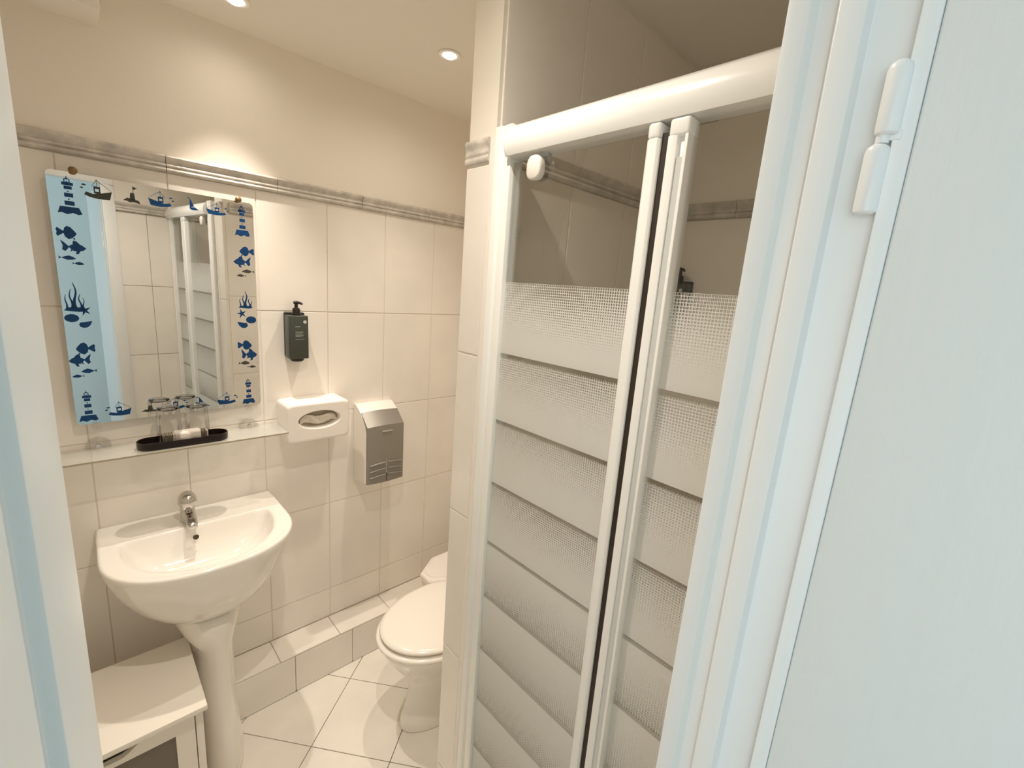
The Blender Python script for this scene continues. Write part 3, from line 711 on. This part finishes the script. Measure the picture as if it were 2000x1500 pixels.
# ---------------------------------------------------------------- pump bottles
def dispenser(x, y, z, rot, label):
    t = thing('soap_dispenser', label, 'soap dispenser', (x, y, z), 'wall-mounted pump bottles')
    t.rotation_euler[2] = rot
    kw = dict(parent=t, loc=(0, 0, 0))
    box('bottle', -.034, .034, -.062, -.012, .0, .158, M_bottle, bev=.004, seg=3, **kw)
    box('wall_bracket', -.034, .034, -.022, -.001, .004, .166, M_black, bev=.003, **kw)
    lathe('bottom_cap', [(0, -.011), (.020, -.011), (.024, -.006), (.024, .002), (0, .002)], (0, -.036, 0), M_black, n=24, **kw)
    lathe('pump_collar', [(0, 0), (.0185, 0), (.0185, .005), (.0135, .006), (.0130, .020), (.011, .025), (.006, .027), (.006, .042), (0, .042)], (0, -.038, .158), M_black, n=24, **kw)
    tube('pump_spout', [(-.009, -.036, .203), (.0, -.039, .204), (.012, -.044, .202), (.019, -.048, .198)], [.005, .006, .0045, .0035], M_black, **kw)
    bm = bmesh.new()
    for x0, x1, z0, z1 in ((-.012, .005, .1165, .1195), (-.012, .015, .0985, .1003), (-.012, .014, .0945, .0960), (-.012, .010, .0890, .0900), (-.012, .016, .0865, .0876), (-.012, .016, .0840, .0851), (-.012, .008, .0815, .0826), (-.012, .020, .0722, .0734)):
        xx = x0
        while xx < x1 - .001:
            wd = random.uniform(.0018, .0045); box_bm(bm, xx, min(xx + wd, x1), -.0624, -.0618, z0, z1); xx += wd + .0007
    link('label_print', tomesh('label_print', bm), M_label, t, loc=(0, 0, 0))
    bm = bmesh.new(); lathe('round_mark', [(0, 0), (.0060, 0), (.0060, .0006), (0, .0006)], (.0215, -.0625, .1355), mat('round_mark', (.55, .55, .50), .6), n=20, axis='y', **kw)
    return t
dispenser(.571, YA, 1.363, 0, 'dark green pump bottle mounted on the tiles right of the mirror')
dispenser(XR, .735, 1.573, -PI / 2, 'dark pump bottle on the far shower wall, seen through the glass')

# ---------------------------------------------------------------- tissue dispenser
ti = thing('tissue_box', 'white rounded wall-mounted tissue box with oval opening', 'tissue box', (.622, YA, 1.06))
X0, X1, Y0, Z0b, Z1b = .505, .735, 1.662, 1.058, 1.205
N_ = 40
def sq(t, a, b, e=4.0):
    c, s = math.cos(t), math.sin(t); return a * math.copysign(abs(c) ** (2 / e), c), b * math.copysign(abs(s) ** (2 / e), s)
TS_ = [2 * PI * k / 56 for k in range(56)]
xc, zc = (X0 + X1) / 2, (Z0b + Z1b) / 2; A_, B_ = (X1 - X0) / 2, (Z1b - Z0b) / 2
def rr_ring(y, d, e=12.0): return [(xc + sq(t, A_ - d, B_ - d, e)[0], y, zc + sq(t, A_ - d, B_ - d, e)[1]) for t in TS_]
def ov_ring(y, a, b): return [(xc + .002 + a * math.cos(t), y, zc + .007 + b * math.sin(t)) for t in TS_]
loft('housing', [rr_ring(YA - .0005, .0), rr_ring(Y0 + .008, 0), rr_ring(Y0 + .003, .001), rr_ring(Y0 + .001, .004), rr_ring(Y0, .008), rr_ring(Y0, .010), ov_ring(Y0, .081, .0375), ov_ring(Y0, .080, .0365), ov_ring(Y0 + .0015, .078, .0345), ov_ring(Y0 + .012, .076, .033), ov_ring(Y0 + .030, .074, .031)], M_plastic, ti, cap0=True, cap1=False, angle=50)
box('inner_pack', xc - .085, xc + .085, Y0 + .030, Y0 + .034, zc - .03, zc + .045, M_inner, ti)
bm = bmesh.new(); nx, nz = 26, 8
V = [[bm.verts.new((xc - .066 + .136 * i / nx, Y0 + .020 + .003 * math.sin(i * .6 + j * .7) + .0015 * math.cos(i * 1.7 - j), zc - .010 + .006 * math.sin(i * .35) + .032 * j / nz * (0.25 + .75 * math.sin(PI * (i + 2) / (nx + 4)) ** .5))) for j in range(nz + 1)] for i in range(nx + 1)]
for i in range(nx):
    for j in range(nz): bm.faces.new((V[i][j], V[i + 1][j], V[i + 1][j + 1], V[i][j + 1]))
link('folded_tissue', sharpen(tomesh('folded_tissue', bm), 60), M_tissue, ti)

# ---------------------------------------------------------------- hand dryer
hd = thing('hand_dryer', 'white and silver-grey wall-mounted hand dryer', 'hand dryer', (.89, YA, 1.0))
def arc_prof(pts, x0, x1, name, material, bulge, n=14, angle=30):
    """side outline (y,z) extruded across x with a slightly bowed front/top"""
    rings = []
    for k in range(n + 1):
        u = k / n; b = 4 * u * (1 - u) * bulge
        rings.append([(x0 + (x1 - x0) * u, y - (b if y < 1.73 else 0) * .8, z + (b * .6 if z > 1.02 and y < YA - .01 else 0)) for y, z in pts])
    return loft(name, rings, material, hd, angle=angle)
body = [(YA - .001, 1.150), (1.758, 1.151), (1.712, 1.124), (1.672, 1.078), (1.662, 1.05), (1.662, .832), (YA - .001, .805)]
arc_prof(body, .805, .972, 'dryer_body', M_plastic, .010)
fp = [(1.688, 1.1245), (1.650, 1.073), (1.648, .835), (1.6625, .835), (1.6645, 1.085), (1.6955, 1.122)]
fp = [(1.713, 1.1235), (1.709, 1.1265), (1.651, 1.076), (1.650, 1.070), (1.650, .828), (1.6635, .826), (1.6635, 1.06)]
arc_prof(fp, .806, .971, 'front_cover', M_silver, .010)
for k, z in enumerate((.915, .888, .861)):
    for a, b in ((.818, .884), (.894, .962)):
        P = []
        for i in range(9):
            u = i / 8; x = a + (b - a) * u; uu = (x - .806) / .165; bl = 4 * uu * (1 - uu) * .010
            P.append((x, 1.6485 - bl * .8, z + .012 * (4 * uu * (1 - uu)) - .010))
        tube('rib', P, .0042, M_silver, hd, n=8)
box('air_slot', .8875, .8905, 1.6405, 1.650, .832, .868, M_hole, hd)
box('slot_seam', .8880, .8900, 1.6405, 1.650, .868, .930, mat('light_seam', (.55, .52, .47), .4), hd)
bx = box('badge', .868, .912, 1.6395, 1.6425, 1.053, 1.057, mat('badge_print', (.50, .48, .44), .4), hd)

# ---------------------------------------------------------------- ceiling downlights
def downlight(x, y, p, cone, wide, label):
    t = thing('ceiling_downlight', label, 'ceiling light', (x, y, ZC), 'recessed ceiling spots')
    lathe('trim_ring', [(.023, -.001), (.036, -.001), (.037, -.002), (.035, -.004), (.026, -.0045), (.023, -.003)], (x, y, ZC), M_ceil, t, n=36)
    lathe('bulb', [(0, -.001), (.022, -.001), (.022, -.004), (.015, -.009), (0, -.011)], (x, y, ZC), M_bulb, t, n=28)
    spot(x, y, ZC - .013, p, cone, .014); spot(x, y, ZC - .013, wide, 170, .014)
downlight(*LIGHTS[0][:2], *LIGHTS[0][3:], 'round recessed ceiling spot nearest the mirror wall, above the mirror')
downlight(*LIGHTS[1][:2], *LIGHTS[1][3:], 'round recessed ceiling spot above the toilet area, left of the column')
downlight(*LIGHTS[2][:2], *LIGHTS[2][3:], 'unseen ceiling spot in the middle of the room, added for light and shadows')  # added lamp, out of frame, there for its light and shadows

tumbler(.170, 1.692, 'upturned glass tumbler at the left end of the tray')
tumbler(.243, 1.692, 'upturned glass tumbler to the right on the tray')
